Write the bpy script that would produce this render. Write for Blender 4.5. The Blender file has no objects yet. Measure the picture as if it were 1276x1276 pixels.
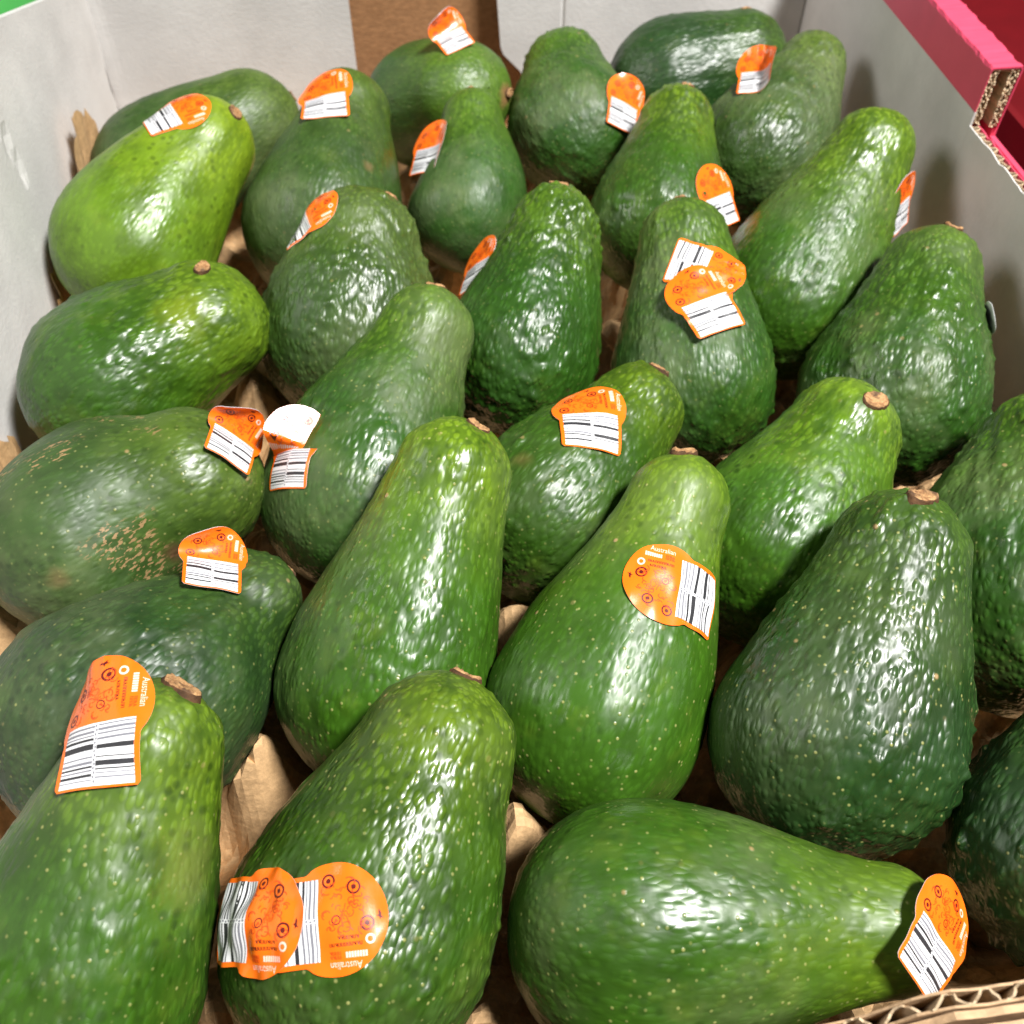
import bpy, math, random
import numpy as np
from mathutils import Vector, Matrix

# ------------------------------------------------------------------ camera
scene = bpy.context.scene
col = scene.collection
F_PX = 1225.0                      # focal length in pixels of the 1276 px photograph
PITCH = math.radians(50.5)         # camera looks down by this much
CAM = np.array([0.0, 0.0, 0.320])  # metres, tray floor is about z = 0
RIGHT = np.array([1.0, 0, 0])
FWD = np.array([0, math.cos(PITCH), -math.sin(PITCH)])
UP = np.cross(RIGHT, FWD)
cam_data = bpy.data.cameras.new('camera')
cam_data.sensor_width = 36.0
cam_data.lens = 36.0 * F_PX / 1276.0
cam_data.clip_start = 0.01
cam_data.clip_end = 50
cam_data.dof.use_dof = True
cam_data.dof.focus_distance = 0.285
cam_data.dof.aperture_fstop = 19.0
cam = bpy.data.objects.new('camera', cam_data)
cam.location = CAM
cam.rotation_euler = (math.pi / 2 - PITCH, 0, 0)
col.objects.link(cam)
scene.camera = cam

# ------------------------------------------------------------------ light
world = bpy.data.worlds.new('World')
scene.world = world
world.use_nodes = True
bg = world.node_tree.nodes['Background']
bg.inputs['Color'].default_value = (1.0, 0.97, 0.93, 1)
bg.inputs['Strength'].default_value = 0.055


def area(name, loc, target, sx, sy, power, colour):
    l = bpy.data.lights.new(name, 'AREA')
    l.shape = 'RECTANGLE'
    l.size, l.size_y, l.energy, l.color = sx, sy, power, colour
    o = bpy.data.objects.new(name, l)
    o.location = loc
    d = Vector(target) - Vector(loc)
    o.rotation_euler = d.to_track_quat('-Z', 'Y').to_euler()
    col.objects.link(o)


area('shop_lamp_key', (0.78, -0.06, 1.72), (0.02, 0.28, 0.03), 0.42, 0.24, 86, (1.0, 0.985, 0.955))
area('soft_fill_side', (-1.35, 0.15, 1.15), (0.02, 0.28, 0.03), 0.7, 0.5, 13, (1.0, 0.975, 0.94))  # added soft fill standing in for light bounced from the left

vs = scene.view_settings
vs.view_transform = 'Standard'
vs.look = 'None'
vs.exposure = 0.0
vs.gamma = 1.0
scene.render.engine = 'CYCLES'
scene.cycles.use_denoising = True

# ------------------------------------------------------------------ helpers
BOX_YAW = math.radians(6.8)
BU = np.array([math.cos(BOX_YAW), math.sin(BOX_YAW), 0])      # box: to the right
BV = np.array([-math.sin(BOX_YAW), math.cos(BOX_YAW), 0])     # box: away
rng = np.random.default_rng(7)


def bx(u, v, z):
    return BU * u + BV * v + np.array([0, 0, z])


def ray(px, py):
    d = FWD + (px - 638) / F_PX * RIGHT + (638 - py) / F_PX * UP
    return d / np.linalg.norm(d)


def link(name, me, parent=None):
    o = bpy.data.objects.new(name, me)
    col.objects.link(o)
    if parent is not None:
        o.parent = parent
    return o


def mesh(name, verts, faces, mats, parent=None, smooth=False, midx=None):
    me = bpy.data.meshes.new(name)
    me.from_pydata([tuple(map(float, v)) for v in verts], [], [tuple(map(int, f)) for f in faces])
    for m in (mats if isinstance(mats, (list, tuple)) else [mats]):
        me.materials.append(m)
    if midx is not None:
        me.polygons.foreach_set('material_index', np.asarray(midx, dtype=np.int32))
    if smooth:
        me.polygons.foreach_set('use_smooth', [True] * len(me.polygons))
    me.update()
    return link(name, me, parent)


def thing(name, label, cat, loc=(0, 0, 0), group=None):
    o = bpy.data.objects.new(name, None)
    o.empty_display_size = 0.01
    o.location = loc
    col.objects.link(o)
    o['label'] = label
    o['category'] = cat
    if group:
        o['group'] = group
    return o


def tag(o, label, cat, group=None):
    o['label'] = label
    o['category'] = cat
    if group:
        o['group'] = group
    return o


class NT:
    """small helper around a material's node tree"""

    def __init__(self, name):
        self.m = bpy.data.materials.new(name)
        self.m.use_nodes = True
        self.t = self.m.node_tree
        self.p = self.t.nodes['Principled BSDF']

    def n(self, typ, **kw):
        nd = self.t.nodes.new(typ)
        for k, v in kw.items():
            if k.startswith('i_'):
                nd.inputs[k[2:].replace('_', ' ')].default_value = v
            else:
                setattr(nd, k, v)
        return nd

    def l(self, a, b):
        self.t.links.new(a, b)

    def math(self, op, a, b=None, clamp=False):
        nd = self.n('ShaderNodeMath', operation=op, use_clamp=clamp)
        for i, x in enumerate((a, b)):
            if x is None:
                continue
            if isinstance(x, (int, float)):
                nd.inputs[i].default_value = x
            else:
                self.l(x, nd.inputs[i])
        return nd.outputs[0]

    def ramp(self, x, a, b, lo=0.0, hi=1.0):
        nd = self.n('ShaderNodeMapRange', interpolation_type='SMOOTHSTEP')
        self.l(x, nd.inputs[0])
        for i, val in zip((1, 2, 3, 4), (a, b, lo, hi)):
            nd.inputs[i].default_value = val
        return nd.outputs[0]

    def mix(self, f, a, b):
        nd = self.n('ShaderNodeMix', data_type='RGBA')
        for i, x in ((0, f), (6, a), (7, b)):
            if isinstance(x, (int, float)):
                nd.inputs[i].default_value = x
            elif isinstance(x, (tuple, list)):
                nd.inputs[i].default_value = (*x[:3], 1)
            else:
                self.l(x, nd.inputs[i])
        return nd.outputs[2]

    def noise(self, vec, scale, detail=2.0, rough=0.5):
        nd = self.n('ShaderNodeTexNoise')
        nd.inputs['Scale'].default_value = scale
        nd.inputs['Detail'].default_value = detail
        nd.inputs['Roughness'].default_value = rough
        self.l(vec, nd.inputs['Vector'])
        return nd.outputs['Fac']

    def vor(self, vec, scale, feature='F1', smooth=None, rand=1.0):
        nd = self.n('ShaderNodeTexVoronoi', feature=feature)
        nd.inputs['Scale'].default_value = scale
        nd.inputs['Randomness'].default_value = rand
        if smooth is not None:
            nd.inputs['Smoothness'].default_value = smooth
        self.l(vec, nd.inputs['Vector'])
        return nd


def plain(name, colour, rough=0.6, spec=0.5, noise_amt=0.0, noise_scale=60, bump=0.0, bump_scale=300, coat=0.0):
    k = NT(name)
    k.p.inputs['Roughness'].default_value = rough
    k.p.inputs['Specular IOR Level'].default_value = spec
    k.p.inputs['Coat Weight'].default_value = coat
    k.p.inputs['Coat Roughness'].default_value = 0.12
    tc = k.n('ShaderNodeTexCoord').outputs['Object']
    if noise_amt:
        nz = k.noise(tc, noise_scale, 5, 0.6)
        c = k.mix(k.ramp(nz, 0.3, 0.7), tuple(x * (1 - noise_amt) for x in colour), tuple(min(1, x * (1 + noise_amt)) for x in colour))
        k.l(c, k.p.inputs['Base Color'])
    else:
        k.p.inputs['Base Color'].default_value = (*colour, 1)
    if bump:
        b = k.n('ShaderNodeBump')
        b.inputs['Strength'].default_value = 1.0
        b.inputs['Distance'].default_value = bump
        k.l(k.noise(tc, bump_scale, 4, 0.6), b.inputs['Height'])
        k.l(b.outputs[0], k.p.inputs['Normal'])
    return k.m


def kraft(name, colour, fibre=1.0, stretch=(1, 3.5, 2)):
    k = NT(name)
    tc = k.n('ShaderNodeTexCoord').outputs['Object']
    mp = k.n('ShaderNodeMapping')
    k.l(tc, mp.inputs[0])
    mp.inputs['Scale'].default_value = stretch
    a = k.noise(mp.outputs[0], 220, 5, 0.7)
    b = k.noise(tc, 28, 3, 0.55)
    c1 = k.mix(k.ramp(a, 0.32, 0.72), tuple(x * 0.80 for x in colour), tuple(min(1, x * 1.16) for x in colour))
    c2 = k.mix(k.ramp(b, 0.35, 0.75, 0, 0.35 * fibre), c1, (colour[0] * 0.7, colour[1] * 0.62, colour[2] * 0.5))
    k.l(c2, k.p.inputs['Base Color'])
    k.p.inputs['Roughness'].default_value = 0.72
    k.p.inputs['Specular IOR Level'].default_value = 0.3
    bp = k.n('ShaderNodeBump')
    bp.inputs['Distance'].default_value = 0.0004
    k.l(a, bp.inputs['Height'])
    k.l(bp.outputs[0], k.p.inputs['Normal'])
    return k.m


M_GREY = plain('coated_grey_board', (0.60, 0.585, 0.57), 0.6, 0.3, 0.09, 22, 0.00025, 500)
M_KRAFT = kraft('kraft_paper', (0.60, 0.38, 0.19), 0.8, (1.3, 1.5, 1.4))
M_BROWN = kraft('brown_board', (0.36, 0.185, 0.085), 0.6)
M_TAN = kraft('tan_board', (0.50, 0.33, 0.19))
M_FLUTE = kraft('flute_paper', (0.56, 0.42, 0.27))
M_PINK = plain('pink_print', (0.66, 0.070, 0.135), 0.42, 0.5, 0.05, 40, 0.0001, 700)
M_RED = plain('red_print', (0.13, 0.002, 0.005), 0.5, 0.4, 0.12, 20)
M_REDB = plain('bright_red_print', (0.60, 0.012, 0.010), 0.5, 0.4, 0.08, 20)
M_GREEN = plain('green_print', (0.10, 0.52, 0.12), 0.5, 0.4, 0.06, 20)
M_SHELF = plain('shelf_steel', (0.25, 0.25, 0.25), 0.5, 0.5, 0.1, 10)
M_ORANGE = plain('sticker_orange', (0.98, 0.165, 0.008), 0.26, 0.5, 0.03, 300, 0.00006, 260, 0.25)
M_WHITE = plain('sticker_white', (0.80, 0.80, 0.82), 0.26, 0.5, 0.02, 300, 0.00006, 260, 0.25)
M_BLACK = plain('print_black', (0.030, 0.030, 0.034), 0.4)
M_GREYBAR = plain('print_grey', (0.21, 0.21, 0.24), 0.4)
M_MAROON = plain('print_maroon', (0.11, 0.006, 0.006), 0.4)
M_DKOR = plain('print_dark_orange', (0.62, 0.062, 0.006), 0.4)
M_PALE = plain('print_pale', (0.90, 0.62, 0.50), 0.35)
M_STEM = None

# ------------------------------------------------------------------ the avocados: positions and shapes (decimetres, radians)
# centre x y z, azimuth, elevation of the stem end, length, body radius, neck ratio, neck concavity, sideways bend
FIT = {
1: (-1.6838, 4.8579, 0.3494, 0.6039, 0.2492, 1.1755, 0.3705, 0.7478, 0.3908, -0.0214),
2: (-1.6703, 4.088, 0.5156, 0.9551, 0.4405, 1.1915, 0.3751, 0.6207, 0.3837, -0.0129),
3: (-0.895, 4.3689, 0.4472, 1.3704, 0.5423, 1.2128, 0.3921, 0.5519, 0.5184, 0.0097),
4: (-0.4085, 5.3265, 0.3848, -0.8487, 0.5206, 1.0148, 0.3497, 0.8032, 0.4646, -0.0022),
5: (-0.198, 4.4999, 0.4022, 1.507, 0.6057, 0.9439, 0.2992, 0.5313, 0.4285, 0.0366),
6: (0.3161, 5.1726, 0.4154, 1.7, 0.3697, 0.9782, 0.3511, 0.6586, 0.4489, -0.0096),
7: (1.0616, 5.5318, 0.4277, 0.1468, 0.2981, 1.0465, 0.3606, 0.7282, 0.4513, -0.0149),
8: (1.4211, 4.9146, 0.4669, 0.9759, 0.4654, 1.1346, 0.3617, 0.5, 0.451, 0.0057),
9: (0.7576, 4.3608, 0.4436, 1.3235, 0.4978, 1.0752, 0.3396, 0.5686, 0.4256, 0.0043),
10: (1.4243, 3.8642, 0.474, 0.9246, 0.6541, 1.3224, 0.3756, 0.501, 0.4539, -0.0018),
11: (1.6412, 3.1164, 0.4563, 1.1641, 0.529, 1.1291, 0.3736, 0.5337, 0.3194, 0.0071),
12: (1.8058, 2.1013, 0.4539, 1.198, 0.4234, 1.1833, 0.4076, 0.6237, 0.4587, -0.0243),
13: (0.7633, 3.2861, 0.4423, 1.6294, 0.603, 1.1453, 0.3448, 0.5507, 0.3741, 0.0012),
14: (0.0935, 3.3971, 0.4611, 1.2679, 0.5639, 1.1156, 0.3413, 0.5752, 0.3766, 0.0056),
15: (-0.701, 3.4649, 0.4088, 1.4243, 0.7626, 1.0457, 0.4025, 0.669, 0.5155, -0.004),
16: (-1.4919, 3.0508, 0.4739, 0.5368, 0.3073, 1.0574, 0.3648, 0.7265, 0.3925, -0.0098),
17: (-0.5086, 2.6664, 0.4352, 1.1762, 0.4855, 1.2594, 0.3741, 0.5, 0.706, -0.0198),
18: (-1.4132, 2.288, 0.4298, 0.483, 0.2433, 1.0379, 0.3772, 0.7423, 0.5288, -0.0505),
19: (-1.1311, 1.601, 0.3825, 0.8998, 0.0156, 1.115, 0.389, 0.5, 0.7755, 0.0256),
20: (-0.3348, 1.8496, 0.4764, 1.1982, 0.6176, 1.2721, 0.3525, 0.5417, 0.4235, -0.0002),
21: (0.2593, 2.4694, 0.4083, 0.8622, 0.307, 1.0545, 0.3426, 0.5527, 0.4771, 0.0039),
22: (1.055, 2.3146, 0.3968, 0.9181, 0.5061, 1.0805, 0.3672, 0.5804, 0.3906, 0.0111),
23: (0.3747, 1.7414, 0.4672, 1.121, 0.434, 1.2862, 0.354, 0.5, 0.7742, -0.0006),
24: (1.0736, 1.5569, 0.5358, 1.1326, 0.5596, 1.1778, 0.3733, 0.5691, 0.3936, 0.0082),
25: (1.702, 1.1701, 0.4645, 0.984, 0.5181, 1.0104, 0.3417, 0.6145, 0.4852, -0.0088),
26: (-1.0691, 0.856, 0.58, 1.181, 0.5966, 1.1621, 0.3469, 0.5303, 0.3399, 0.0079),
27: (-0.3441, 0.9692, 0.4962, 1.1072, 0.4844, 1.1088, 0.3694, 0.5768, 0.3302, 0.0028),
28: (0.5774, 0.8274, 0.4314, -0.0095, 0.0418, 1.1789, 0.3431, 0.5038, 0.6892, -0.0078),
}


class Fruit:
    """axis with a chain of spheres; the skin is their envelope"""

    def __init__(self, k, ns=90):
        cx, cy, cz, az, el, L, R, n, c, b = FIT[k]
        self.c = np.array([cx, cy, cz]) * 0.1
        self.L, self.R, self.n = L * 0.1, R * 0.1, n
        self.a = np.array([math.cos(el) * math.cos(az), math.cos(el) * math.sin(az), math.sin(el)])
        self.side = np.array([-math.sin(az), math.cos(az), 0.0])
        self.nor = np.cross(self.a, self.side)
        u = np.linspace(0, 1, ns)
        h = (1 - c) * (1 - u) + c * ((1 - u) ** 2 * (1 + 2 * u))
        self.rho = self.R * (n + (1 - n) * h)
        S = self.L - self.R - n * self.R
        self.s = -self.L / 2 + self.R + S * u
        self.bend = b * 0.1
        self.off = self.bend * ((2 * u - 1) ** 2 - 0.33)
        self.X = self.c + self.s[:, None] * self.a + self.off[:, None] * self.side
        self.S, self.s0 = S, self.s[0]

    def bend_at(self, x):
        u = np.clip((x - self.s0) / self.S, 0.0, 1.0)
        return self.bend * ((2 * u - 1) ** 2 - 0.33)

    def hit(self, O, D):
        """first hit of rays O + t D with the skin (nearest approach where a ray misses)"""
        V = self.X[None] - O[:, None]
        tc = V @ D if D.ndim == 1 else (V * D[:, None]).sum(2)
        p2 = (V ** 2).sum(2) - tc ** 2
        disc = self.rho[None] ** 2 - p2
        t = np.where(disc > 0, tc - np.sqrt(np.maximum(disc, 0)), np.inf)
        tm = t.min(1)
        i = np.argmax(disc, axis=1)
        tmiss = tc[np.arange(len(O)), i]
        miss = ~np.isfinite(tm)
        return np.where(miss, tmiss, tm), miss

    def normal(self, P):
        d = np.linalg.norm(P[None] - self.X, axis=1) - self.rho
        i = int(np.argmin(d))
        nn = P - self.X[i]
        return nn / np.linalg.norm(nn)

    def pick(self, px, py):
        """point of the skin that the photo shows at a pixel (or the nearest rim point)"""
        d = ray(px, py)
        t, miss = self.hit(CAM[None], d)
        if not miss[0]:
            P = CAM + d * t[0]
            return P, self.normal(P)
        V = self.X - CAM
        tc = V @ d
        per = np.linalg.norm(V - tc[:, None] * d, axis=1)
        i = int(np.argmin(per - self.rho))
        Q = CAM + d * tc[i]
        nn = (Q - self.X[i]) / np.linalg.norm(Q - self.X[i])
        return self.X[i] + nn * self.rho[i], nn


FR = {k: Fruit(k) for k in FIT}

# ------------------------------------------------------------------ structure: shelf, carton, liner
U0, U1, V0, V1 = -0.1695, 0.2545, 0.0425, 0.603      # inner faces of the carton
ZF = -0.026


def boxmesh(name, u0, u1, v0, v1, z0, z1, mat, parent=None):
    vs_ = [bx(u, v, z) for z in (z0, z1) for (u, v) in ((u0, v0), (u1, v0), (u1, v1), (u0, v1))]
    fs = [(3, 2, 1, 0), (4, 5, 6, 7), (0, 1, 5, 4), (1, 2, 6, 5), (2, 3, 7, 6), (3, 0, 4, 7)]
    return mesh(name, vs_, fs, mat, parent)


shelf = boxmesh('shelf', -0.6, 0.8, -0.25, 1.0, ZF - 0.035, ZF - 0.0062, M_SHELF)
shelf['kind'] = 'structure'

carton = thing('fruit_carton', 'open grey lined cardboard carton with pink rim holding the avocados', 'box', bx(0.04, 0.3, ZF - 0.006))
carton_inv = -np.array(carton.location)


def cpart(o):
    o.parent = carton
    o.matrix_parent_inverse = Matrix.Translation(-Vector(carton.location))
    return o


cpart(boxmesh('bottom_panel', U0 - 0.004, U1 + 0.02, V0 - 0.012, V1 + 0.02, ZF - 0.006, ZF, M_BROWN))


def wall_sheet(name, p0, p1, thick, zlo, ztop, mat, nseg=60, nz=14, bulge=0.0015, jag=0.0, seed=0, crease=None, ragged=0.0):
    """slightly warped board between two (u,v) points; thick is a (u,v) offset of its back face; ztop is a function of 0..1"""
    r = np.random.default_rng(seed)
    ph = r.uniform(0, 6.28, 6)
    p0, p1 = np.array(p0, float), np.array(p1, float)
    th = np.array(thick, float)
    tn = th / np.linalg.norm(th)
    jg = r.normal(0, 1, nseg + 1) * jag
    V, Fc = [], []
    for side in (0, 1):
        for i in range(nseg + 1):
            f = i / nseg
            zt = ztop(f) + jg[i]
            for j in range(nz + 1):
                g = j / nz
                z = zlo + (zt - zlo) * g
                w = bulge * (math.sin(4.1 * f + ph[0]) * math.sin(2.2 * g + ph[1]) + 0.4 * math.sin(13 * f + ph[2] + 3 * g) * g)
                w = (w - abs(bulge) * 1.3) * math.sin(math.pi * min(1, f * 8)) if f < 1 / 16 else w - abs(bulge) * 1.3
                if crease is not None:
                    w += crease(f, z)
                if ragged and i == nseg:
                    f = 1 + ragged * (math.sin(9 * g + 1) + 0.6 * math.sin(23 * g) + 0.3 * math.sin(57 * g))
                q = p0 + (p1 - p0) * f + th * side - tn * min(w, 0.0) * 1.0
                V.append(bx(q[0], q[1], z))
    n1 = (nseg + 1) * (nz + 1)
    for i in range(nseg):
        for j in range(nz):
            a = i * (nz + 1) + j
            b = a + nz + 1
            Fc.append((a, a + 1, b + 1, b))
            Fc.append((n1 + a, n1 + b, n1 + b + 1, n1 + a + 1))
        a = i * (nz + 1) + nz
        b = a + nz + 1
        Fc.append((a, n1 + a, n1 + b, b))
    for i in (0, nseg):
        for j in range(nz):
            a = i * (nz + 1) + j
            Fc.append((a, n1 + a, n1 + a + 1, a + 1))
    return mesh(name, V, Fc, mat, None, smooth=False)


def left_crease(f, z):
    # a dented fold line that runs down the left panel from its top
    v = V0 + (V1 - V0) * f
    d = (v - (0.418 + 0.10 * (0.13 - z) + 0.0016 * math.sin(z * 420) + 0.001 * math.sin(z * 1100))) / 0.0030
    return -0.0016 * math.exp(-d * d) * (1 if 0.07 < z < 0.135 else 0)


cpart(boxmesh('outer_panel', U0 - 0.0105, U0 - 0.0065, V0, V1 + 0.02, ZF, 0.090, M_BROWN))
lw = wall_sheet('side_panel', (U0, V0), (U0, V1 - 0.0035), (-0.004, 0), ZF, lambda f: max(0.135 - (V0 + (V1 - V0) * f - 0.434) * 0.30, 0.095), M_GREY, 200, 26, 0.0012, 0.0, 3, left_crease, 0.0032)
cpart(lw)
# back: brown outer board, grey flaps in front of it with a gap between them
cpart(boxmesh('back_panel', U0 - 0.004, U1 + 0.016, V1 + 0.0150, V1 + 0.0200, ZF, 0.118, M_BROWN))
cpart(wall_sheet('corner_flap', (U0 - 0.0035, V1 + 0.0005), (-0.0245, V1), (0, 0.004), ZF, lambda f: 0.112, M_GREY, 50, 12, 0.0012, 0.0, 5))
# right flap has a cut lower corner
fl = []
rf = [(0.0790, 0.012), (0.0775, 0.0185), (0.0665, 0.0300), (0.0650, 0.034), (0.0630, 0.064), (0.0625, 0.112), (0.1015, 0.112), (0.1030, 0.112), (0.1045, 0.112), (U1 - 0.0006, 0.112), (U1 - 0.0006, 0.012), (0.1045, 0.012), (0.1030, 0.012), (0.1015, 0.012)]
nv = len(rf)
fv = [bx(u, V1 + (0.0011 if abs(u - 0.103) < 0.001 else 0.0), z) for u, z in rf] + [bx(u, V1 + 0.004, z) for u, z in rf]
ff = [(0, 1, 2, 3, 4, 5, 6, 13), (13, 6, 7, 12), (12, 7, 8, 11), (11, 8, 9, 10), tuple(range(2 * nv - 1, nv - 1, -1))] + [(i, (i + 1) % nv, nv + (i + 1) % nv, nv + i) for i in range(nv)]
cpart(mesh('corner_flap', fv, ff, M_GREY))


def fluted_board(prefix, a, b, inner_dir, t, zlo, ztop, wave, mat_in, mat_out, seed=0, jag=0.00025, lin=0.00055):
    """corrugated board between two (u,v) points: two liners and a wavy medium, cut open along its top"""
    r = np.random.default_rng(seed)
    a, b = np.array(a, float), np.array(b, float)
    ln = np.linalg.norm(b - a)
    d = (b - a) / ln
    n = np.array(inner_dir, float)
    segs = max(4, int(ln / 0.0035))
    outs = []
    for nm, o0, m in (('inner_liner', 0.0, mat_in), ('outer_liner', t - lin, mat_out)):
        V, Fc = [], []
        j1 = r.normal(0, jag, segs + 1)
        for i in range(segs + 1):
            q = a + d * ln * i / segs
            wob = 0.00018 * math.sin(i * 0.9 + seed)
            for oo, zz in ((o0, zlo), (o0, ztop(i / segs) + j1[i]), (o0 + lin, ztop(i / segs) + j1[i]), (o0 + lin, zlo)):
                p = q - n * (oo + wob)
                V.append(bx(p[0], p[1], zz))
        for i in range(segs):
            for s in range(3):
                x, y = 4 * i + s, 4 * i + s + 1
                Fc.append((x, y, y + 4, x + 4))
        Fc += [(0, 3, 2, 1), (4 * segs, 4 * segs + 1, 4 * segs + 2, 4 * segs + 3)]
        outs.append(cpart(mesh(nm, V, Fc, m)))
    k = max(8, int(ln / wave * 12))
    V, Fc = [], []
    amp = t / 2 - lin
    for i in range(k + 1):
        s = ln * i / k
        ph = 2 * math.pi * s / wave + 0.5 * math.sin(s * 90)
        w = t / 2 + amp * max(-1, min(1, 1.25 * math.sin(ph)))
        slope = math.cos(ph)
        q = a + d * s
        jz = r.normal(0, jag)
        for e in (-0.5, 0.5):
            p = q - n * (w + e * 0.00035) + d * e * 0.0005 * -slope
            V.append(bx(p[0], p[1], zlo))
            V.append(bx(p[0], p[1], ztop(i / k) - 0.0003 + jz))
    for i in range(k):
        x = 4 * i
        Fc += [(x, x + 1, x + 5, x + 4), (x + 2, x + 6, x + 7, x + 3), (x + 1, x + 3, x + 7, x + 5)]
    outs.append(cpart(mesh('flute_sheet', V, Fc, M_FLUTE)))
    return outs


# right wall: inner corrugated board, low cut where the hand hole is, with a folded pink rim behind it
RIM = 0.3895
fluted_board('right', (U1, V0 - 0.004), (U1, RIM), (-1, 0), 0.0046, ZF, lambda f: 0.0885, 0.0062, M_GREY, M_PINK, 11)
cpart(wall_sheet('side_panel', (U1, RIM), (U1, V1 + 0.004), (0.0010, 0), ZF, lambda f: 0.0946, M_GREY, 60, 12, 0.0002, 0.0, 9))
# outer pink board behind the cut
cpart(boxmesh('outer_panel', U1 + 0.0125, U1 + 0.0150, V0 - 0.004, RIM + 0.001, ZF, 0.0820, M_PINK))
cpart(boxmesh('outer_panel', U1 + 0.0125, U1 + 0.0150, RIM + 0.001, V1 + 0.004, ZF, 0.0860, M_PINK))
cpart(boxmesh('pink_lining', U1 + 0.0048, U1 + 0.0124, V0 - 0.004, RIM + 0.02, 0.0700, 0.0770, M_PINK))

# the folded rim: a hollow beam, pink outside, raw corrugated ends
RZ0, RZ1, RW = 0.0948, 0.1147, 0.0150


def rim_skin():
    r = np.random.default_rng(21)
    segs = 90
    V, Fc = [], []
    sk = 0.0006
    for i in range(segs + 1):
        v = RIM + (V1 + 0.004 - RIM) * i / segs
        e1 = abs(r.normal(0, 0.00045)) if i < segs else 0
        e2 = r.normal(0, 0.0003)
        prof = [(U1, RZ0), (U1 + 0.0003, RZ1 - 0.0012 + e2), (U1 + 0.0011, RZ1 + e1 * 0.5), (U1 + RW - 0.001 + e2, RZ1 + e2 * 0.4), (U1 + RW + e1, RZ1 - 0.0012), (U1 + RW - 0.0008, 0.0862),
                (U1 + RW - 0.0008 - sk, 0.0862), (U1 + RW - sk, RZ1 - 0.0014), (U1 + RW - 0.0014, RZ1 - sk), (U1 + 0.0014, RZ1 - sk), (U1 + sk + 0.0002, RZ1 - 0.0015), (U1 + sk, RZ0)]
        for u, z in prof:
            V.append(bx(u, v, z))
    m = 12
    for i in range(segs):
        for s in range(m):
            x, y = i * m + s, i * m + (s + 1) % m
            Fc.append((x, y, y + m, x + m))
    Fc.append(tuple(range(m - 1, -1, -1)))
    return mesh('rim_cover', V, Fc, M_PINK)


cpart(rim_skin())


def wavy_leg(name, u_mid, amp, z0, z1, lean, seed, mat, depth=0.018, thick=0.0007, waves=5):
    r = np.random.default_rng(seed)
    k = 60
    V, Fc = [], []
    for j, v in enumerate((RIM + 0.0006, RIM + depth)):
        for i in range(k + 1):
            f = i / k
            z = z0 + (z1 - z0) * f
            w = u_mid + lean * (1 - f) + amp * math.sin(2 * math.pi * waves * f + seed) + r.normal(0, 0.00006)
            jag = r.normal(0, 0.0003) if j == 0 else 0
            V.append(bx(w - thick / 2, v + jag, z))
            V.append(bx(w + thick / 2, v + jag, z))
    m = 2 * (k + 1)
    for i in range(k):
        x = 2 * i
        Fc += [(x, x + 1, x + 3, x + 2), (x, x + 2, m + x + 2, m + x), (x + 1, m + x + 1, m + x + 3, x + 3)]
    return cpart(mesh(name, V, Fc, mat))


wavy_leg('liner_layer', U1 + 0.0014, 0.00012, 0.0890, 0.1136, -0.0004, 1, M_FLUTE)
wavy_leg('flute_sheet', U1 + 0.0027, 0.0007, 0.0890, 0.1136, -0.0003, 2, M_FLUTE, waves=4)
wavy_leg('liner_layer', U1 + 0.0042, 0.0002, 0.0885, 0.1136, 0.0, 3, M_FLUTE)
wavy_leg('liner_layer', U1 + 0.0104, 0.0002, 0.0870, 0.1136, 0.0, 4, M_FLUTE)
wavy_leg('flute_sheet', U1 + 0.0120, 0.0008, 0.0868, 0.1136, 0.0, 5, M_FLUTE, waves=5)
wavy_leg('liner_layer', U1 + 0.0136, 0.00012, 0.0868, 0.1136, -0.0004, 6, M_FLUTE)
cpart(boxmesh('liner_layer', U1 + 0.0016, U1 + 0.0132, RIM + 0.0008, RIM + 0.02, 0.1126, 0.1138, M_FLUTE))
cpart(boxmesh('inner_board', U1 + 0.0046, U1 + 0.0102, RIM + 0.012, RIM + 0.05, 0.0776, 0.1124, M_BROWN))

# front wall: corrugated board whose left stretch is crushed down, and a folded flap outside it
def front_top(f):
    u = -0.1735 + (0.259 + 0.1735) * f
    return 0.0975 if u > 0.096 else 0.0975 - 0.030 * min(1, (0.096 - u) / 0.035)


fluted_board('front', (-0.1735, V0), (0.259, V0), (0, 1), 0.0036, ZF, front_top, 0.0085, M_TAN, M_TAN, 31, 0.0006)
cpart(wall_sheet('folded_flap', (-0.1735, V0 - 0.0038), (0.259, V0 - 0.0038), (0, -0.0016), ZF, lambda f: front_top(f) - 0.0015, M_TAN, 120, 6, 0.0002, 0.0004, 17))
cpart(wall_sheet('folded_flap', (-0.1735, V0 - 0.0066), (0.259, V0 - 0.0066), (0, -0.014), ZF, lambda f: front_top(f) - 0.0018, M_TAN, 120, 6, 0.0002, 0.0003, 18))

# neighbours in the display
nr = thing('red_carton', 'dark red printed carton standing beside the pink rim', 'box', bx(0.40, 0.5, ZF - 0.006))


def npart(o, root):
    o.parent = root
    o.matrix_parent_inverse = Matrix.Translation(-Vector(root.location))
    return o


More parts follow.
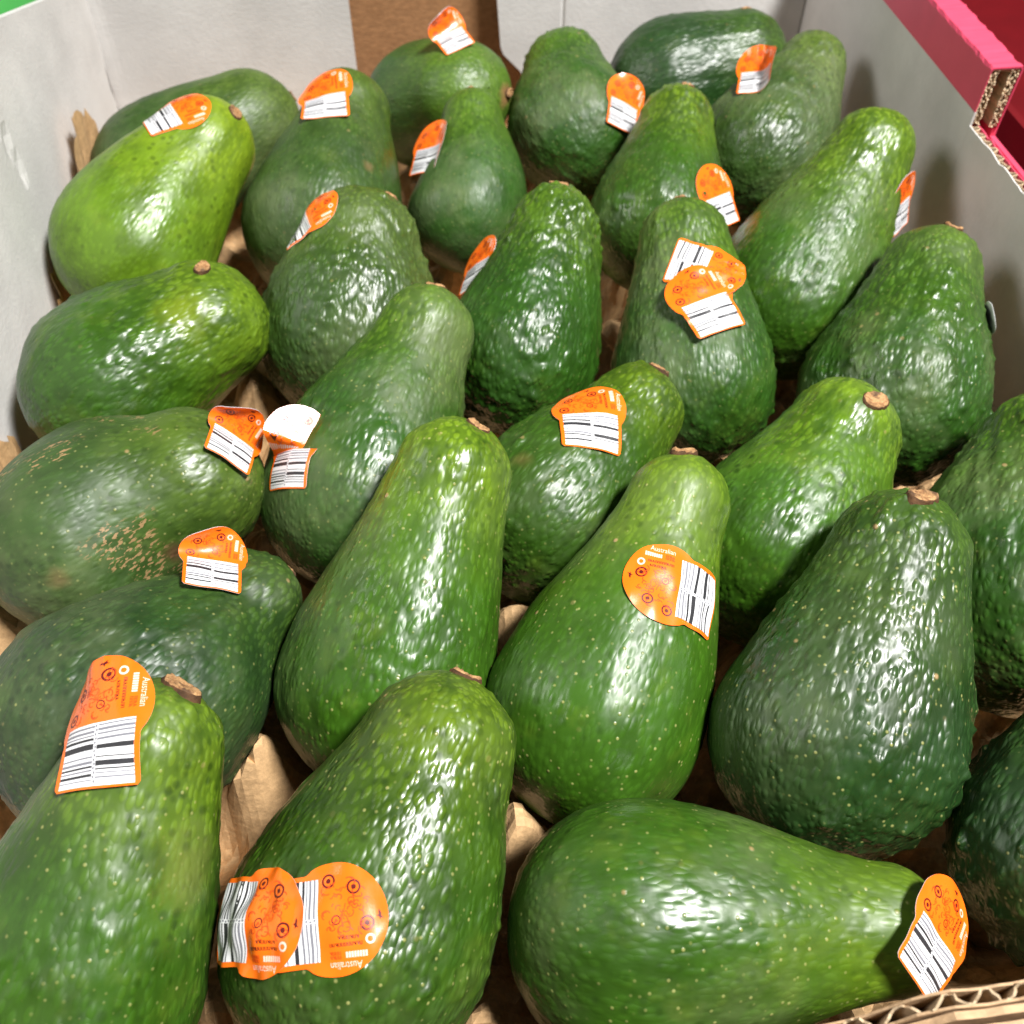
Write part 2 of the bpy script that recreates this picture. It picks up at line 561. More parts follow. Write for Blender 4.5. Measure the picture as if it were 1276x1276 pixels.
npart(boxmesh('side_panel', 0.300, 0.304, 0.1, 0.95, ZF - 0.006, 0.070, M_RED), nr)
npart(boxmesh('bottom_panel', 0.304, 0.60, 0.1, 0.95, ZF - 0.006, ZF, M_RED), nr)
npart(boxmesh('side_panel', 0.60, 0.604, 0.1, 0.95, ZF - 0.006, 0.09, M_REDB), nr)
npart(boxmesh('end_panel', 0.304, 0.60, 0.946, 0.95, ZF, 0.09, M_RED), nr)
npart(boxmesh('end_panel', 0.304, 0.60, 0.10, 0.104, ZF, 0.07, M_RED), nr)
ng = thing('green_carton', 'bright green printed carton behind the left panel corner', 'box', bx(-0.30, 0.5, ZF - 0.006))
npart(boxmesh('side_panel', -0.196, -0.192, 0.2, 0.9, ZF - 0.006, 0.118, M_GREEN), ng)
npart(boxmesh('top_panel', -0.45, -0.196, 0.2, 0.9, 0.114, 0.118, M_GREEN), ng)
npart(boxmesh('side_panel', -0.45, -0.446, 0.2, 0.9, ZF - 0.006, 0.114, M_GREEN), ng)

# kraft paper liner, pressed into hollows by the fruit
step = 0.0026
gu = np.arange(U0 + 0.0024, U1 - 0.0010, step)
gv = np.arange(V0 + 0.0012, V1 - 0.0010, step)
GU, GV = np.meshgrid(gu, gv, indexing='ij')
rl = np.random.default_rng(5)
crum = np.zeros_like(GU)
for i in range(16):
    an = rl.uniform(0, math.pi)
    wl = rl.uniform(0.012, 0.05)
    x = (GU * math.cos(an) + GV * math.sin(an)) / wl + rl.uniform(0, 9)
    tri = np.abs((x % 1.0) - 0.5) * 2
    crum += (tri - 0.5) * wl * 0.055
for i in range(10):
    an = rl.uniform(0, math.pi)
    wl = rl.uniform(0.007, 0.013)
    x = (GU * math.cos(an) + GV * math.sin(an) + 0.004 * np.sin(GU * 90 + i) + 0.004 * np.sin(GV * 80 + 2 * i)) / wl + rl.uniform(0, 9)
    crum += (np.abs((x % 1.0) - 0.5) * 2 - 0.5) * wl * 0.035
warp = np.zeros_like(GU)
for i in range(5):
    an = rl.uniform(0, 6.28)
    warp += np.sin((GU * math.cos(an) + GV * math.sin(an)) * rl.uniform(60, 140) + rl.uniform(0, 6)) * 0.0022
ridge = -0.012 + 2.6 * crum + warp
for (qx, qy, qh) in ((315, 955, 0.020), (320, 488, 0.022), (648, 1058, 0.022), (12, 785, 0.026), (322, 678, 0.016), (632, 790, 0.016), (600, 1262, 0.022), (262, 1250, 0.02)):
    dq = ray(qx, qy)
    hq = CAM + dq * ((0.012 - CAM[2]) / dq[2])
    d2q = (GU - hq @ BU) ** 2 + (GV - hq @ BV) ** 2
    ridge = ridge + (qh + 0.020) * np.exp(-d2q / 0.015 ** 2)
edgeL = np.interp(GV, [0.04, 0.12, 0.2, 0.235, 0.265, 0.29, 0.33, 0.38, 0.42, 0.47, 0.482, 0.512, 0.53, 0.56, 0.6],
                  [0.03, 0.03, 0.04, 0.038, 0.050, 0.040, 0.018, 0.038, 0.030, 0.035, 0.054, 0.050, 0.03, 0.012, 0.008])
ridge = ridge + (edgeL - 0.01) * np.exp(-((GU - gu[0]) / 0.009) ** 2)
edgeF = np.interp(GU, [-0.17, 0.09, 0.115, 0.135, 0.16, 0.20, 0.25], [0.02, 0.02, 0.07, 0.095, 0.108, 0.095, 0.04])
ridge = ridge + np.maximum(edgeF - 0.016, 0) * np.exp(-((GV - gv[0]) / 0.015) ** 2)
PX = GU[..., None] * BU + GV[..., None] * BV
low = np.full(GU.shape, 1.0)
for k, fr in FR.items():
    for i in range(0, 90, 3):
        d2 = ((PX[..., :2] - fr.X[i, :2]) ** 2).sum(-1)
        rr = fr.rho[i] + 0.0006
        ins = d2 < rr * rr
        low[ins] = np.minimum(low[ins], fr.X[i, 2] - np.sqrt(rr * rr - d2[ins]))
for k, fr in FR.items():      # every fruit sits in a pressed cup
    i = int(np.argmin(fr.X[:, 2] - fr.rho))
    cup = ((PX[..., :2] - fr.X[i, :2]) ** 2).sum(-1) < 0.013 ** 2
    ridge[cup] = np.maximum(ridge[cup], low[cup])
Z = np.maximum(np.minimum(ridge, low - 0.0006), ZF + 0.0005)
nu, nvv = GU.shape
LV = (PX + np.stack([np.zeros_like(Z), np.zeros_like(Z), Z], -1)).reshape(-1, 3)
LF = []
for i in range(nu - 1):
    for j in range(nvv - 1):
        a = i * nvv + j
        LF.append((a, a + nvv, a + nvv + 1, a + 1))
liner = mesh('paper_liner', LV, LF, M_KRAFT)
# folds of the paper that stand up between the side panel and the fruit
for fi, (va, vb, zt) in enumerate(((0.225, 0.300, 0.056), (0.385, 0.432, 0.046), (0.455, 0.532, 0.066))):
    rf_ = np.random.default_rng(60 + fi)
    nn_, mm_ = 26, 10
    top = zt * (1 - np.abs(np.linspace(-1, 1, nn_ + 1) + rf_.uniform(-0.2, 0.2)) ** 1.6 * 0.55) + rf_.normal(0, 0.0016, nn_ + 1)
    Vp, Fp = [], []
    for i in range(nn_ + 1):
        for j in range(mm_ + 1):
            g = j / mm_
            v = va + (vb - va) * i / nn_
            uu = U0 + 0.0010 + 0.0011 * (1 + math.sin(i * 1.1 + fi + 2 * g)) * (0.4 + 0.6 * g) + abs(rf_.normal(0, 0.0003)) + 0.004 * g * g * (fi == 2)
            Vp.append(bx(uu, v, -0.004 + (top[i] + 0.004) * g))
    for i in range(nn_):
        for j in range(mm_):
            a = i * (mm_ + 1) + j
            Fp.append((a, a + mm_ + 1, a + mm_ + 2, a + 1))
    mesh('paper_fold', Vp, Fp, M_KRAFT, liner)
tag(liner, 'crumpled tan kraft paper lining the carton under the avocados', 'paper')

# ------------------------------------------------------------------ avocado skins
LIME = ((0.230, 0.340, 0.012), (0.125, 0.240, 0.010))
BRT = ((0.160, 0.270, 0.013), (0.046, 0.132, 0.008))
MID = ((0.090, 0.175, 0.012), (0.028, 0.092, 0.008))
DRK = ((0.055, 0.115, 0.012), (0.018, 0.058, 0.011))
OLV = ((0.088, 0.150, 0.016), (0.036, 0.085, 0.012))


def skin(k, tip, body, peb, pscale, speck, rough, wax=0.15, scar=0.0, L=0.12, extra=None, dark=0.5):
    n = NT('avocado_skin_%d' % k)
    tcn = n.n('ShaderNodeTexCoord').outputs['Object']
    mp = n.n('ShaderNodeMapping')
    n.l(tcn, mp.inputs[0])
    mp.inputs['Location'].default_value = (k * 0.731, k * 0.377, k * 1.213)
    vec = mp.outputs[0]
    mp2 = n.n('ShaderNodeMapping')
    n.l(vec, mp2.inputs[0])
    mp2.inputs['Scale'].default_value = (1, 1, 0.45)
    vlong = mp2.outputs[0]
    sep = n.n('ShaderNodeSeparateXYZ')
    n.l(tcn, sep.inputs[0])
    z = sep.outputs['Z']
    big = n.noise(vec, 26, 3, 0.55)
    mid = n.noise(vlong, 95, 4, 0.62)
    # warm lighter neck, deeper body, uneven border
    zz = n.math('ADD', z, n.math('MULTIPLY', n.math('SUBTRACT', big, 0.5), 0.07))
    ft = n.ramp(zz, -0.06 * L, 0.50 * L)
    c = n.mix(ft, body, tip)
    deep = tuple(x * 0.45 for x in body)
    c = n.mix(n.ramp(mid, 0.44, 0.66, 0, dark), c, deep)
    pale = (tip[0] * 1.25 + 0.02, tip[1] * 1.12 + 0.02, tip[2] * 1.3 + 0.01)
    c = n.mix(n.ramp(n.noise(vec, 48, 4, 0.6), 0.52, 0.74, 0, 0.28), c, pale)
    # pebbles: rounded tops paler than the valleys between them
    pv = n.vor(vlong, 500)
    ptop = n.ramp(pv.outputs['Distance'], 0.05, 0.66, 1, 0)
    pm = n.noise(vec, 45, 2)
    c = n.mix(n.math('MULTIPLY', n.ramp(ptop, 0.0, 0.5, 1, 0), n.ramp(pm, 0.3, 0.6, 0.04 + 0.08 * peb, min(0.6, 0.22 + 0.30 * peb))), c, tuple(x * 0.5 for x in body))
    # greyish waxy bloom
    wx = n.ramp(n.noise(vec, 19, 5, 0.65), 0.45, 0.72, 0, wax)
    c = n.mix(wx, c, (0.16, 0.19, 0.08))
    # dark sunken dots
    vd = n.vor(vec, 240)
    dd = n.math('MULTIPLY', n.ramp(n.math('ADD', vd.outputs['Distance'], n.math('MULTIPLY', n.math('SUBTRACT', mid, 0.5), 0.5)), 0.10, 0.40, 1, 0), n.ramp(big, 0.38, 0.60, 0, dark))
    c = n.mix(dd, c, tuple(x * 0.35 for x in body))
    # pale corky dots
    vs1 = n.vor(vec, 390)
    sc = n.n('ShaderNodeSeparateColor')
    n.l(vs1.outputs['Color'], sc.inputs[0])
    sp = n.math('MULTIPLY', n.ramp(vs1.outputs['Distance'], 0.06, 0.26, 1, 0), n.ramp(sc.outputs[0], 0.15, 1.0, 0, speck * 0.8))
    c = n.mix(sp, c, (0.33, 0.33, 0.11))
    vs2 = n.vor(vec, 120)
    sc2 = n.n('ShaderNodeSeparateColor')
    n.l(vs2.outputs['Color'], sc2.inputs[0])
    sp2 = n.math('MULTIPLY', n.ramp(n.math('ADD', vs2.outputs['Distance'], n.math('MULTIPLY', n.math('SUBTRACT', mid, 0.5), 0.12)), 0.05, 0.14, 1, 0), n.ramp(sc2.outputs[1], 0.70, 0.95, 0, min(0.9, speck)))
    c = n.mix(sp2, c, (0.36, 0.24, 0.11))
    scar_out = None
    if scar > 0:
        mp3 = n.n('ShaderNodeMapping')
        n.l(vec, mp3.inputs[0])
        mp3.inputs['Scale'].default_value = (1.0, 1.0, 0.33)
        mp3.inputs['Rotation'].default_value = (0.3, 0.5, 0)
        s1 = n.noise(mp3.outputs[0], 900, 2, 0.5)
        s2 = n.noise(vec, 34, 2, 0.5)
        scar_out = n.math('MULTIPLY', n.ramp(s1, 0.56, 0.60), n.ramp(s2, 0.64 - 0.1 * scar, 0.70 - 0.1 * scar), True)
        c = n.mix(scar_out, c, (0.29, 0.18, 0.08))
    for (loc, rad, colr, amt) in (extra or []):
        vm = n.n('ShaderNodeVectorMath', operation='DISTANCE')
        n.l(tcn, vm.inputs[0])
        vm.inputs[1].default_value = loc
        dist = n.math('ADD', vm.outputs['Value'], n.math('MULTIPLY', n.math('SUBTRACT', n.noise(vec, 180, 3), 0.5), rad * 1.1))
        c = n.mix(n.ramp(dist, rad * 0.1, rad * 1.15, amt, 0), c, colr)
    n.l(c, n.p.inputs['Base Color'])
    # gloss: waxy film, patchy
    rg = n.math('ADD', n.ramp(n.noise(vec, 33, 4, 0.6), 0.3, 0.75, rough + 0.05, rough + 0.26), n.math('MULTIPLY', wx, 0.5))
    n.l(rg, n.p.inputs['Roughness'])
    n.p.inputs['Specular IOR Level'].default_value = 0.5
    n.p.inputs['Coat Weight'].default_value = 0.04
    n.p.inputs['Coat Roughness'].default_value = 0.2
    n.p.inputs['Subsurface Weight'].default_value = 0.0
    # fine relief only; the pebbles themselves are geometry
    h = n.math('MULTIPLY', n.noise(vlong, 300, 2, 0.6), 0.00010 * (0.8 + 0.8 * peb))
    h = n.math('ADD', h, n.math('MULTIPLY', sp2, 0.00022))
    h = n.math('ADD', h, n.math('MULTIPLY', ptop, 0.00007 + 0.00011 * peb))
    h = n.math('ADD', h, n.math('MULTIPLY', sp, 0.00012))
    b = n.n('ShaderNodeBump')
    b.inputs['Strength'].default_value = 1.0
    b.inputs['Distance'].default_value = 1.0
    n.l(h, b.inputs['Height'])
    n.l(b.outputs[0], n.p.inputs['Normal'])
    n.l(b.outputs[0], n.p.inputs['Coat Normal'])
    return n.m


# k: palette, pebble strength, pebble scale, specks, roughness, wax, scar, dark mottling
LOOK = {
1: (OLV, .5, 260, .3, .34, .4, 0, .4), 2: (LIME, .4, 230, .15, .26, .05, 0, .6), 3: (OLV, .6, 250, .3, .30, .35, 0, .5),
4: (MID, .4, 250, .6, .33, .35, 0, .3), 5: (MID, .4, 260, .4, .33, .45, 0, .4), 6: (MID, 1.2, 230, .5, .30, .4, 0, .4),
7: (DRK, 1.0, 220, .2, .27, .05, 0, .4), 8: (OLV, 1.6, 230, .4, .27, .35, 0, .5), 9: (BRT, 1.2, 230, .3, .24, .15, 0, .5),
10: (BRT, 1.1, 240, .4, .25, .3, 0, .5), 11: (MID, 2.1, 250, .4, .24, .3, 0, .4), 12: (MID, 1.9, 240, .6, .24, .4, 0, .5),
13: (MID, 1.4, 250, .4, .26, .35, 0, .4), 14: (MID, 2.0, 230, .3, .22, .2, 0, .5), 15: (OLV, 2.0, 240, .3, .26, .25, 0, .4),
16: (BRT, 1.1, 220, .1, .24, .0, 0, .55), 17: (MID, 1.1, 230, .6, .25, .4, 0, .4), 18: (OLV, .5, 250, .7, .32, .3, .5, .5),
19: (DRK, 1.2, 260, .6, .33, .35, 0, .5), 20: (BRT, 1.0, 230, .9, .22, .2, 0, .55), 21: (BRT, 1.5, 240, .5, .23, .2, 0, .5),
22: (BRT, 1.2, 230, .4, .24, .15, 0, .8), 23: (BRT, .5, 240, 1.0, .22, .25, 0, .45), 24: (DRK, 2.1, 230, 1.0, .22, .15, 0, .4),
25: (DRK, 1.9, 230, .7, .28, .1, 0, .5), 26: (BRT, 0.9, 210, .8, .26, .1, 0, .65), 27: (BRT, 1.6, 240, 1.0, .23, .25, 0, .6),
28: (BRT, .5, 240, .9, .25, .35, 0, .45)}
GAIN = {1: 1.0, 16: .85, 20: .95, 26: .85, 27: .72, 28: .78, 21: .72, 22: 1.05, 9: .78, 10: .85, 23: .95}

LABEL = {
1: 'dull olive avocado in the carton corner behind the lime green one',
2: 'bright lime green avocado with a flattened sticker beside the grey side panel',
3: 'olive avocado with orange sticker folded over its neck',
4: 'round mid green avocado with a curled sticker in front of the brown gap',
5: 'small narrow necked avocado with orange sticker standing on its left shoulder',
6: 'matt green avocado with a shoulder sticker between the brown gap and the grey flap',
7: 'dark glossy avocado lying against the grey back flap without sticker',
8: 'olive pebbled avocado with white curled sticker edge beside the pink rimmed wall',
9: 'slim green avocado with stem stub and round orange sticker on its flank',
10: 'long bright avocado leaning at the pink rimmed wall with a folded sticker',
11: 'wide strongly pebbled avocado with a white sticker back showing at the grey wall',
12: 'large pebbled avocado without sticker pressed against the wall under the hand hole',
13: 'green avocado carrying two overlapping barcode stickers on its neck',
14: 'deep green bumpy avocado with a small sticker peeking from its left shoulder',
15: 'broad olive pebbled avocado with a thin white sticker edge on its left shoulder',
16: 'glossy avocado lying on its side with a yellow patch',
17: 'tall necked avocado with a white glaring sticker on its left side',
18: 'lying avocado with brown corky scars and a curled barcode sticker',
19: 'lying dark green avocado with upturned sticker behind the stem stub',
20: 'tall bright green avocado with long shiny highlight and no sticker',
21: 'green avocado with flat clear barcode sticker and pale stem stub',
22: 'yellow green avocado with brown oval stem scar facing up',
23: 'smooth bright green avocado with a sticker set sideways on its neck',
24: 'very dark pebbled avocado with brown cap stem and no sticker',
25: 'dark rough avocado in the corner by the crumpled paper',
26: 'green avocado with flat orange sticker right beside its tan stem stub',
27: 'speckled green avocado with two torn stickers side by side',
28: 'large smooth avocado lying along the front board with sticker at its narrow end',
}


def stem_material():
    n = NT('stem_cork')
    tc = n.n('ShaderNodeTexCoord').outputs['Object']
    a = n.noise(tc, 500, 4, 0.7)
    b = n.noise(tc, 160, 3, 0.6)
    c = n.mix(n.ramp(a, 0.3, 0.7), (0.20, 0.085, 0.03), (0.52, 0.30, 0.13))
    c = n.mix(n.ramp(b, 0.55, 0.68, 0, 0.85), c, (0.06, 0.03, 0.015))
    n.l(c, n.p.inputs['Base Color'])
    n.p.inputs['Roughness'].default_value = 0.8
    bp = n.n('ShaderNodeBump')
    bp.inputs['Distance'].default_value = 0.0008
    n.l(a, bp.inputs['Height'])
    n.l(bp.outputs[0], n.p.inputs['Normal'])
    return n.m


M_STEM = stem_material()
M_STEMD = plain('stem_rim', (0.075, 0.035, 0.014), 0.8, 0.3, 0.5, 300, 0.0005, 700)
EXTRA_PX = {  # blemishes: photo pixel, radius m, colour, amount
16: [((228, 388), 0.013, (0.22, 0.28, 0.015), 0.5)],
4: [((632, 118), 0.008, (0.24, 0.12, 0.05), 0.9)],
27: [((292, 1068), 0.001, (0.05, 0.13, 0.02), 0.0)],
21: [((652, 575), 0.0045, (0.15, 0.11, 0.035), 0.5)],
18: [((218, 690), 0.006, (0.09, 0.045, 0.02), 0.9), ((72, 722), 0.005, (0.22, 0.12, 0.05), 0.4)],
3: [((460, 208), 0.0035, (0.20, 0.12, 0.05), 0.5)],
23: [((655, 985), 0.010, (0.13, 0.12, 0.04), 0.6)],
26: [((240, 1080), 0.013, (0.13, 0.16, 0.03), 0.55)],
20: [((385, 700), 0.001, (0.1, 0.1, 0.1), 0.0)],
}
STEM_PX = {22: (1090, 499), 24: (1149, 619), 21: (822, 458), 26: (226, 857), 20: (597, 533), 17: (543, 354), 14: (697, 230), 15: (487, 244), 2: (293, 140), 9: (857, 104), 23: (852, 564), 11: (1190, 281), 7: (930, 8), 18: (338, 526), 4: (634, 116), 16: (252, 334)}
STEM_R = {22: 0.0047, 24: 0.0052, 26: 0.0046, 21: 0.0040, 9: 0.0034, 2: 0.0045, 15: 0.0038}

ROOT, ROT = {}, {}


def fast_mesh(name, V, quads, mat, parent):
    me = bpy.data.meshes.new(name)
    nq = len(quads)
    me.vertices.add(len(V))
    me.vertices.foreach_set('co', np.asarray(V, np.float32).ravel())
    me.loops.add(nq * 4)
    me.loops.foreach_set('vertex_index', np.asarray(quads, np.int32).ravel())
    me.polygons.add(nq)
    me.polygons.foreach_set('loop_start', np.arange(0, nq * 4, 4, dtype=np.int32))
    me.polygons.foreach_set('use_smooth', np.ones(nq, dtype=bool))
    me.materials.append(mat)
    me.update(calc_edges=True)
    me.validate()
    return link(name, me, parent)


def fruit_grid(k):
    """rings x angles of skin points in local coordinates, with lumps and pebbles as real relief"""
    fr = FR[k]
    r = np.random.default_rng(100 + k)
    front = k >= 10
    NR, NA = (190, 224) if front else (120, 150)
    th = np.linspace(0.012, math.pi - 0.012, NR + 1)
    x = -fr.L / 2 * np.cos(th)
    rad = np.sqrt(np.maximum((fr.rho[None] ** 2 - (x[:, None] - fr.s[None]) ** 2).max(1), 1e-12))
    dr = np.gradient(rad, x)
    xs_ = np.linspace(-0.1, 0.1, 801)
    ker = np.exp(-(np.arange(-60, 61) * 0.00025 / 0.006) ** 2)
    bn = np.interp(x, xs_, np.convolve(np.pad(fr.bend_at(xs_), 60, mode='edge'), ker / ker.sum(), 'valid'))
    rs = np.sqrt(np.maximum(rad ** 2, 0))
    ang = np.linspace(0, 2 * math.pi, NA, endpoint=False)
    ca, sa = np.cos(ang), np.sin(ang)
    # slightly uneven cross-section
    ec = 1 + 0.012 * np.cos(2 * ang[None] + r.uniform(0, 6)) + 0.010 * np.cos(3 * ang[None] + r.uniform(0, 6) + 14 * x[:, None])
    P = np.stack([rad[:, None] * ca * ec + bn[:, None], rad[:, None] * sa * ec, np.repeat(x[:, None], NA, 1)], -1)
    N = np.stack([np.repeat(ca[None], NR + 1, 0), np.repeat(sa[None], NR + 1, 0), np.repeat(-dr[:, None], NA, 1)], -1)
    N /= np.linalg.norm(N, axis=2)[..., None]
    peb, psc = LOOK[k][1], LOOK[k][2]
    D = np.zeros((NR + 1, NA))
    for a_, s_, cnt in ((0.00016, 70, 5), (0.00010 * (0.5 + peb * 0.5), 170, 7), (0.00005 * (0.4 + 0.6 * peb), 420, 9)):
        for _ in range(cnt):
            w = r.normal(0, 1, 3) * np.array([1, 1, 0.6])
            D += a_ * np.sin(P @ w * s_ + r.uniform(0, 6.28))
    # pebbles: scattered soft bumps, in streaks along the fruit, weaker near the stem
    slope = np.sqrt(1 + dr ** 2)
    areaw = rad * slope * np.gradient(x)
    cum = np.cumsum(areaw) / areaw.sum()
    count = int(2 * math.pi * areaw.sum() / (0.0036 * 0.0036) * (0.75 + 0.35 * peb))
    rr = r.uniform(0, 1, count)
    rows = np.searchsorted(cum, rr)
    aa = r.uniform(0, 2 * math.pi, count)
    patch = [(r.normal(0, 1, 3), r.uniform(0, 6.28)) for _ in range(4)]
    hh = r.gamma(2.2, 0.45, count)
    rd = r.uniform(0.0008, 0.0017, count) * (240.0 / psc)
    for i in range(count):
        ri = min(rows[i], NR)
        x0, ra = x[ri], max(rad[ri], 0.002)
        p0 = np.array([ra * math.cos(aa[i]), ra * math.sin(aa[i]), x0])
        m = 0.62 + 0.38 * sum(math.sin(float(w @ p0) * 55 + ph) for w, ph in patch) / 2.0
        m = max(0.08, m)
        amp = (0.00004 + 0.00019 * peb) * hh[i] * m
        R3 = rd[i] * 2.6
        i0, i1 = np.searchsorted(x, x0 - R3 * 1.3), np.searchsorted(x, x0 + R3 * 1.3)
        wj = int(math.ceil(R3 / ra / (2 * math.pi / NA)))
        if wj * 2 >= NA or i1 <= i0:
            continue
        jc = int(round(aa[i] / (2 * math.pi / NA)))
        js = np.arange(jc - wj, jc + wj + 1)
        da = (js * (2 * math.pi / NA) - aa[i]) * ra
        dx = (x[i0:i1] - x0) * slope[i0:i1] / 1.3
        D[i0:i1, js % NA] += amp * np.exp(-(dx[:, None] ** 2 + da[None] ** 2) / (rd[i] ** 2))
    # shallow dimple rings at both ends
    P = P + N * D[..., None]
    return fr, P, x, rad, D + rad[:, None] * (ec - 1), NR, NA, r


def build_fruit(k):
    fr, G, x, rad, D, NR, NA, r = fruit_grid(k)
    sm = D
    for _ in range(3):
        sm = (np.roll(sm, 2, 1) + np.roll(sm, -2, 1) + 2 * sm) / 4
        sm = np.concatenate([sm[:2], (sm[4:] + sm[:-4] + 2 * sm[2:-2]) / 4, sm[-2:]])
    fr.grid_x, fr.grid_S, fr.NA = x, sm, NA
    V = np.concatenate([G.reshape(-1, 3)])
    I = np.arange((NR + 1) * NA).reshape(NR + 1, NA)
    J = np.roll(I, -1, axis=1)
    Fc = np.stack([I[:-1], J[:-1], J[1:], I[1:]], -1).reshape(-1, 4)
    Rm = Matrix(((fr.side[0], fr.nor[0], fr.a[0]), (fr.side[1], fr.nor[1], fr.a[1]), (fr.side[2], fr.nor[2], fr.a[2])))
    root = thing('avocado', LABEL[k], 'avocado', fr.c - fr.a * fr.L / 2, 'avocados packed in the carton')
    ROOT[k] = root
    pal, peb, psc, spk, rgh, wx, scar, dark = LOOK[k]
    g = GAIN.get(k, 1.0) * 0.88
    inv = np.array(Rm.transposed())
    extra = []
    for (pp, rd, colr, amt) in EXTRA_PX.get(k, []):
        if amt > 0:
            P, _ = fr.pick(*pp)
            extra.append((tuple(inv @ (P - fr.c)), rd, colr, amt))
    m = skin(k, tuple(c * g for c in pal[0]), tuple(c * g for c in pal[1]), peb, psc, spk, rgh, wx, scar, fr.L, extra, dark)
    body = fast_mesh('fruit_skin', V, Fc, m, root)
    body.location = fr.a * fr.L / 2
    body.rotation_euler = Rm.to_euler()
    # stem stub
    if k in STEM_PX:
        P, N = fr.pick(*STEM_PX[k])
    else:
        P = fr.X[-1] + fr.a * fr.rho[-1]
        N = fr.a
    sr = STEM_R.get(k, 0.0036) * r.uniform(0.85, 1.15)
    t1 = np.cross(N, [0.3, 0.2, 1.0])
    t1 /= np.linalg.norm(t1)
    t2 = np.cross(N, t1)
    SV, SF = [], []
    prof = [(1.12, -0.0012), (1.08, 0.0002), (1.0, 0.0007), (0.88, 0.0012), (0.70, 0.0012), (0.5, 0.0007), (0.25, 0.0008)]
    na = 28
    wob = [r.uniform(-1, 1) for _ in range(6)]
    for (q, hgt) in prof:
        for j in range(na):
            a = 2 * math.pi * j / na
            w = 1 + 0.10 * wob[0] * math.cos(a) + 0.14 * math.cos(2 * a + wob[1]) + 0.08 * wob[2] * math.sin(3 * a + wob[3]) + r.normal(0, 0.035)
            hh = hgt * (1 + 0.25 * math.sin(2 * a + wob[4] * 3)) + r.normal(0, 0.00016)
            SV.append(P + (t1 * math.cos(a) + t2 * math.sin(a) * 0.85) * q * w * sr + N * hh - np.array(root.location))
    for i in range(len(prof) - 1):
        for j in range(na):
            j2 = (j + 1) % na
            SF.append((i * na + j, i * na + j2, (i + 1) * na + j2, (i + 1) * na + j))
    SV.append(P + N * 0.0009 - np.array(root.location))
    for j in range(na):
        SF.append(((len(prof) - 1) * na + j, (len(prof) - 1) * na + (j + 1) % na, len(SV) - 1))
    mesh('stem_stub', SV, SF, [M_STEM, M_STEMD], root, smooth=True, midx=[1 if q < na * 2 else 0 for q in range(len(SF))])


for k in FIT:
    build_fruit(k)

# ------------------------------------------------------------------ stickers (barcode width = 1 unit)
BW = 0.0193
HEAD_R, HEAD_C, BH = 0.69, 0.20, 0.80


def half_width(v):
    w = 0.565
    if v > -0.25:
        c = HEAD_R ** 2 - (v - HEAD_C) ** 2
        w2 = math.sqrt(max(c, 0.0))
        f = min(1, max(0, (v + 0.25) / 0.14))
        w = w + (w2 - w) * f if v < -0.11 else w2
    if v < -BH + 0.03:
        w -= 0.04 * ((-BH + 0.03 - v) / 0.06) ** 2
    return max(w, 0.004)


def text_mesh2d(txt):
    cu = bpy.data.curves.new('txt', 'FONT')
    cu.body = txt
    cu.resolution_u = 2
    o = bpy.data.objects.new('txt', cu)
    col.objects.link(o)
    dg = bpy.context.evaluated_depsgraph_get()
    me = bpy.data.meshes.new_from_object(o.evaluated_get(dg))
    V = np.array([v.co[:2] for v in me.vertices])
    Fc = [tuple(p.vertices) for p in me.polygons]
    bpy.data.objects.remove(o)
    bpy.data.curves.remove(cu)
    bpy.data.meshes.remove(me)
    return V, Fc


TXT = text_mesh2d('Australian')
LAYOUT = []          # (verts 2d, faces, material slot, level)


def add2d(V, Fc, slot, lvl):
    LAYOUT.append((np.array(V, float), Fc, slot, lvl))


def rect2d(u0, u1, v0, v1, slot, lvl, nu_=8, nv_=1):
    V = [(u0 + (u1 - u0) * i / nu_, v0 + (v1 - v0) * j / nv_) for i in range(nu_ + 1) for j in range(nv_ + 1)]
    Fc = [(i * (nv_ + 1) + j, (i + 1) * (nv_ + 1) + j, (i + 1) * (nv_ + 1) + j + 1, i * (nv_ + 1) + j + 1) for i in range(nu_) for j in range(nv_)]
    add2d(V, Fc, slot, lvl)


def ring2d(c, r0, r1, slot, lvl, n_=24, a0=0.0, a1=2 * math.pi):
    V, Fc = [], []
    for i in range(n_ + 1):
        a = a0 + (a1 - a0) * i / n_
        V += [(c[0] + r0 * math.cos(a), c[1] + r0 * math.sin(a)), (c[0] + r1 * math.cos(a), c[1] + r1 * math.sin(a))]
    for i in range(n_):
        Fc.append((2 * i, 2 * i + 1, 2 * i + 3, 2 * i + 2))
    add2d(V, Fc, slot, lvl)


def line2d(pts, w, slot, lvl):
    pts = np.array(pts, float)
    V, Fc = [], []
    for i in range(len(pts)):
        d = pts[min(i + 1, len(pts) - 1)] - pts[max(i - 1, 0)]
        d /= np.linalg.norm(d) + 1e-9
        nn = np.array([-d[1], d[0]]) * w / 2
        V += [pts[i] + nn, pts[i] - nn]
    for i in range(len(pts) - 1):
        Fc.append((2 * i, 2 * i + 1, 2 * i + 3, 2 * i + 2))
    add2d(V, Fc, slot, lvl)


